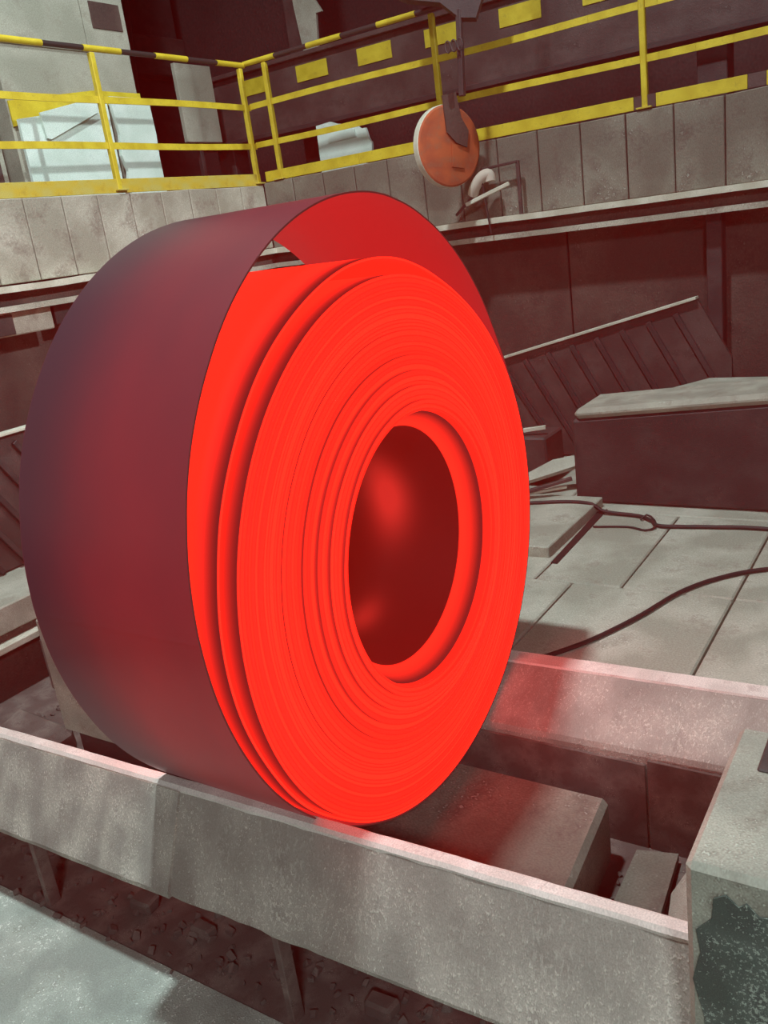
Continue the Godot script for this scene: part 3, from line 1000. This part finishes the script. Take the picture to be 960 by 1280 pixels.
	box(st, Vector3(-4.22, 0.78, -1.62), Vector3(-3.98, 0.945, -1.10), 0.008)
	part("box_body", st, M.concrete, c)
	st = new_tool()
	box(st, Vector3(-3.98, 0.79, -1.28), Vector3(-3.965, 0.93, -1.10), 0.004)
	part("box_lid", st, M.dark_steel, c)
	c = thing("hanger_block", "small dark block under the left channel ledge beside the junction box", "block")
	st = new_tool()
	box(st, Vector3(-4.22, 0.80, -1.82), Vector3(-4.0, 0.945, -1.66), 0.006)
	part("block_body", st, M.black_steel, c)

# ------------------------------------------------------------------ pit furniture
func ribbed(label: String, o: Vector3, u: Vector3, top: Callable, s0: float, s1: float, rib_dx: float, y0: float, out: Vector3) -> void:
	var c := thing("ribbed_panel", label, "panel", Vector3.ZERO, "ribbed steel panels on the pit walls")
	var st := new_tool()
	slab(st, [Vector2(s0, y0), Vector2(s0, top.call(s0)), Vector2(s1, top.call(s1)), Vector2(s1 + 0.24, top.call(s1) - 0.45), Vector2(s1 + 0.24, y0)], o, u, Vector3.UP, 0.04)
	part("panel_sheet", st, M.dark_steel, c)
	st = new_tool()
	bar(st, o + u * s0 + Vector3(0, top.call(s0) + 0.012, 0) + out * 0.02, o + u * s1 + Vector3(0, top.call(s1) + 0.012, 0) + out * 0.02, 0.09, 0.02, 0.003)
	part("top_rail", st, M.pale_trim, c)
	var s := s0 + 0.1
	while s < s1 - 0.05:
		st = new_tool()
		var h: float = top.call(s) - 0.06
		var a: Vector3 = o + u * s + Vector3(0, h, 0) + out * 0.035
		var b: Vector3 = o + u * (s + rib_dx) + Vector3(0, maxf(h - absf(rib_dx) * 1.85, y0), 0) + out * 0.035
		bar(st, a, b, 0.04, 0.03, 0.004, out)
		part("rib", st, M.black_steel, c)
		s += 0.21

func build_pit() -> void:
	var st: SurfaceTool
	ribbed("long rusty ribbed steel panel with a pale sloping top rail on the back pit wall", Vector3(0, 0, -4.29), Vector3.RIGHT, func(s): return 0.357 + 0.238 * s, -2.6, -0.03, 0.48, -0.88, Vector3.BACK)
	ribbed("ribbed steel panel with a level top rail on the left pit wall beside the coil", Vector3(-3.93, 0, 0), Vector3.FORWARD, func(s): return 0.14, -1.0, 2.6, 0.5, -0.78, Vector3.RIGHT)
	# big dark slab with a pale lid
	var c := thing("slab_box", "long dark steel slab with a pale worn rounded lid on the floor plates", "slab")
	st = new_tool()
	var k := []
	for i in 8:
		var right: bool = bool(i & 1)
		k.append(Vector3(1.9 if right else -0.615, ((-0.095 if right else -0.285)) if i & 2 else -0.89, -3.10 if i & 4 else -3.62))
	hexa(st, k, 0.02)
	part("slab_body", st, M.black_steel, c)
	st = new_tool()
	k = []
	for i in 8:
		var right: bool = bool(i & 1)
		var y := (-0.095 if right else -0.285)
		k.append(Vector3(1.9 if right else -0.59, y + 0.075 if i & 2 else y + 0.002, -3.085 if i & 4 else -3.6))
	hexa(st, k, 0.03)
	part("slab_lid", st, M.block, c).set_meta("label", "pale worn rounded lid")
	# ledge behind it
	c = thing("pale_ledge", "pale concrete ledge block behind the dark slab against the back wall", "ledge")
	st = new_tool()
	k = []
	for i in 8:
		k.append(Vector3(2.5 if i & 1 else (-0.16 if i & 4 else 0.05), -0.235 if i & 2 else -0.9, -3.86 if i & 4 else -4.23))
	hexa(st, k, 0.02)
	part("ledge_body", st, M.floor_plate, c)
	# raised plate
	c = thing("raised_plate", "raised pale floor plate right of the coil with a dark strip laid in for the shaded gap at its side", "plate")
	st = new_tool()
	box(st, Vector3(-1.7, -0.90, -3.05), Vector3(-0.40, -0.825, -2.06), 0.006)
	part("plate_body", st, M.floor_plate, c)
	st = new_tool()
	slab(st, [Vector2(0.0, 0.0), Vector2(0.03, 1.0), Vector2(-0.01, 1.0), Vector2(-0.05, 0.06)], Vector3(-0.345, -0.893, -2.98), Vector3.RIGHT, Vector3.BACK, 0.012)
	part("gap_shade_strip", st, M.rubber, c)  # dark strip laid where the gap beside the plate is only shade
	# scrap
	c = thing("scrap_plate", "bent pale scrap plate leaning beside the dark slab", "scrap")
	st = new_tool()
	slab(st, [Vector2(0, 0), Vector2(0.42, 0.12), Vector2(0.45, 0.26), Vector2(0.2, 0.24), Vector2(0.02, 0.1)], Vector3(-1.10, -0.80, -3.1), Vector3(0.93, 0.1, -0.34), Vector3(0.1, 0.45, -0.88), 0.03)
	part("plate_body", st, M.floor_plate, c)
	c = thing("scrap_roller", "short pale round ended bar on the raised plate beside the coil", "scrap")
	st = new_tool()
	tube(st, [Vector3(-1.25, -0.785, -2.72), Vector3(-0.95, -0.785, -2.70), Vector3(-0.86, -0.785, -2.69)], 0.04, 14)
	part("bar_body", st, M.pale_trim, c)
	st = new_tool()
	tube(st, [Vector3(-0.86, -0.785, -2.69), Vector3(-0.845, -0.785, -2.688)], 0.032, 14)
	part("bar_tip", st, M.dark_steel, c)
	c = thing("scrap_box", "small dark scrap box behind the bent pale plate", "scrap")
	st = new_tool()
	box(st, Vector3(-1.45, -0.825, -3.75), Vector3(-0.95, -0.50, -3.4), 0.015)
	part("box_body", st, M.dark_steel, c)
	st = new_tool()
	bar(st, Vector3(-1.42, -0.49, -3.42), Vector3(-0.98, -0.44, -3.5), 0.03, 0.03, 0.003)
	part("box_bar", st, M.pale_trim, c)
	c = thing("scrap_bar", "thin rusty bar lying across the raised plate toward the dark slab", "scrap")
	st = new_tool()
	bar(st, Vector3(-1.05, -0.80, -2.85), Vector3(-0.62, -0.70, -3.06), 0.035, 0.025, 0.003)
	part("bar_body", st, M.dark_steel, c)
	st = new_tool()
	bar(st, Vector3(-1.0, -0.805, -2.93), Vector3(-0.66, -0.76, -3.05), 0.03, 0.02, 0.003)
	part("bar_strip", st, M.pale_trim, c)
	# hoses
	st = new_tool()
	tube(st, smooth_path([Vector3(0.02, -0.87, -0.76), Vector3(0.085, -0.877, -0.86), Vector3(0.22, -0.88, -1.08), Vector3(0.36, -0.88, -1.4), Vector3(0.47, -0.88, -1.73), Vector3(0.62, -0.88, -1.97), Vector3(0.83, -0.88, -2.15), Vector3(1.2, -0.88, -2.3), Vector3(2.0, -0.88, -2.25)]), 0.012, 10)
	hose(st, "black_hose", "black hose curving across the pale floor plates toward the back saddle beam")
	st = new_tool()
	tube(st, smooth_path([Vector3(-1.0, -0.80, -2.72), Vector3(-0.86, -0.812, -2.80), Vector3(-0.6, -0.814, -2.88), Vector3(-0.42, -0.82, -2.88), Vector3(-0.33, -0.87, -2.88), Vector3(-0.09, -0.88, -2.86), Vector3(0.02, -0.88, -2.78), Vector3(0.1, -0.88, -2.70), Vector3(0.4, -0.88, -2.74), Vector3(0.72, -0.88, -2.77), Vector3(1.6, -0.88, -2.7)]), 0.013, 10)
	hose(st, "black_hose", "thick dark hose lying along the front of the dark slab")
	st = new_tool()
	tube(st, smooth_path([Vector3(-0.32, -0.885, -2.62), Vector3(-0.1, -0.885, -2.66), Vector3(0.02, -0.885, -2.62), Vector3(0.07, -0.884, -2.68), Vector3(0.03, -0.88, -2.80), Vector3(-0.03, -0.86, -2.84), Vector3(-0.06, -0.885, -2.80)]), 0.007, 8)
	hose(st, "thin_cable", "thin dark cable looped over the thick hose in front of the dark slab")

func hose(st: SurfaceTool, called: String, label: String) -> void:
	var o := MeshInstance3D.new()
	o.name = numbered(called)
	st.index()
	o.mesh = st.commit()
	o.mesh.surface_set_material(0, M.rubber)
	add_child(o, true)
	o.set_meta("label", label)
	o.set_meta("category", "hose")

# ------------------------------------------------------------------ build
func _ready() -> void:
	# camera
	var cam := Camera3D.new()
	cam.name = "camera"
	var yaw := 0.6097
	var pitch := 0.3077
	var roll := -0.1387
	var fw := Vector3(-sin(yaw) * cos(pitch), -sin(pitch), -cos(yaw) * cos(pitch))
	var rt := fw.cross(Vector3.UP).normalized()
	var up := rt.cross(fw)
	var r2 := rt * cos(roll) + up * sin(roll)
	var u2 := up * cos(roll) - rt * sin(roll)
	cam.transform = Transform3D(Basis(r2, u2, -fw), Vector3(1.658, 1.1276, 2.5727))
	cam.fov = rad_to_deg(2.0 * atan(640.0 / 1089.33))
	cam.near = 0.05
	cam.far = 100.0
	add_child(cam)
	cam.current = true
	# environment
	var we := WorldEnvironment.new()
	we.name = "environment"
	var env := Environment.new()
	env.background_mode = Environment.BG_COLOR
	env.background_color = Color(0.05, 0.045, 0.045)
	env.tonemap_mode = Environment.TONE_MAPPER_LINEAR
	env.tonemap_exposure = 1.0
	env.volumetric_fog_enabled = true
	env.volumetric_fog_density = 0.0
	env.sdfgi_enabled = true
	env.ssao_enabled = true
	env.ssil_enabled = true
	we.environment = env
	add_child(we)
	make_materials()
	# lamp under the roof; added unseen fill lights on the hall walls
	var lamp_white := Color(0.92, 0.985, 1.0)
	add_lamp("high_bay_lamp", "square high bay lamp under the hall roof above the left of the coil", Vector3(-1.15, 8.8, 0.8), Vector3(-1.15, 0, 0.8), Vector2(0.45, 0.45), 88.0, lamp_white, Vector3(-1.15, 9.5, 0.8))
	add_lamp("fill_light", "added unseen fill light on the hall wall behind the viewer aimed into the pit", Vector3(5.0, 5.4, 7.4), Vector3(-0.8, -0.4, 0), Vector2(1.4, 0.8), 36.0, lamp_white, Vector3(5.2, 5.7, 8.0))  # added fill for faces turned towards the viewer
	add_fill_spot(Vector3(7.4, 6.9, -1.6), Vector3(-4.6, 2.0, -2.1), 96.0, lamp_white)  # added spot that brightens only the left wall and deck
	build_shell()
	build_coil()
	build_cradle()
	build_pit()
	build_railings()
	build_deck()
	build_haze()

# added mill haze, tinted red to stand in for glare round the coil
func build_haze() -> void:
	add_glow_haze("added thin haze tinted red for the glare around the hot coil in the pit", Vector3(0.1, 0.1, -0.4), Vector3(5.4, 4.2, 5.4), 0.03)

func add_glow_haze(label: String, at: Vector3, size: Vector3, density: float) -> void:
	var f := FogVolume.new()
	f.name = numbered("red_glow_haze")
	f.shape = RenderingServer.FOG_VOLUME_SHAPE_ELLIPSOID
	f.size = size
	f.position = at
	var m := FogMaterial.new()
	m.density = density
	m.albedo = Color(0.95, 0.16, 0.13)
	f.material = m
	add_child(f)
	f.set_meta("label", label)
	f.set_meta("category", "fume")
	f.set_meta("kind", "stuff")
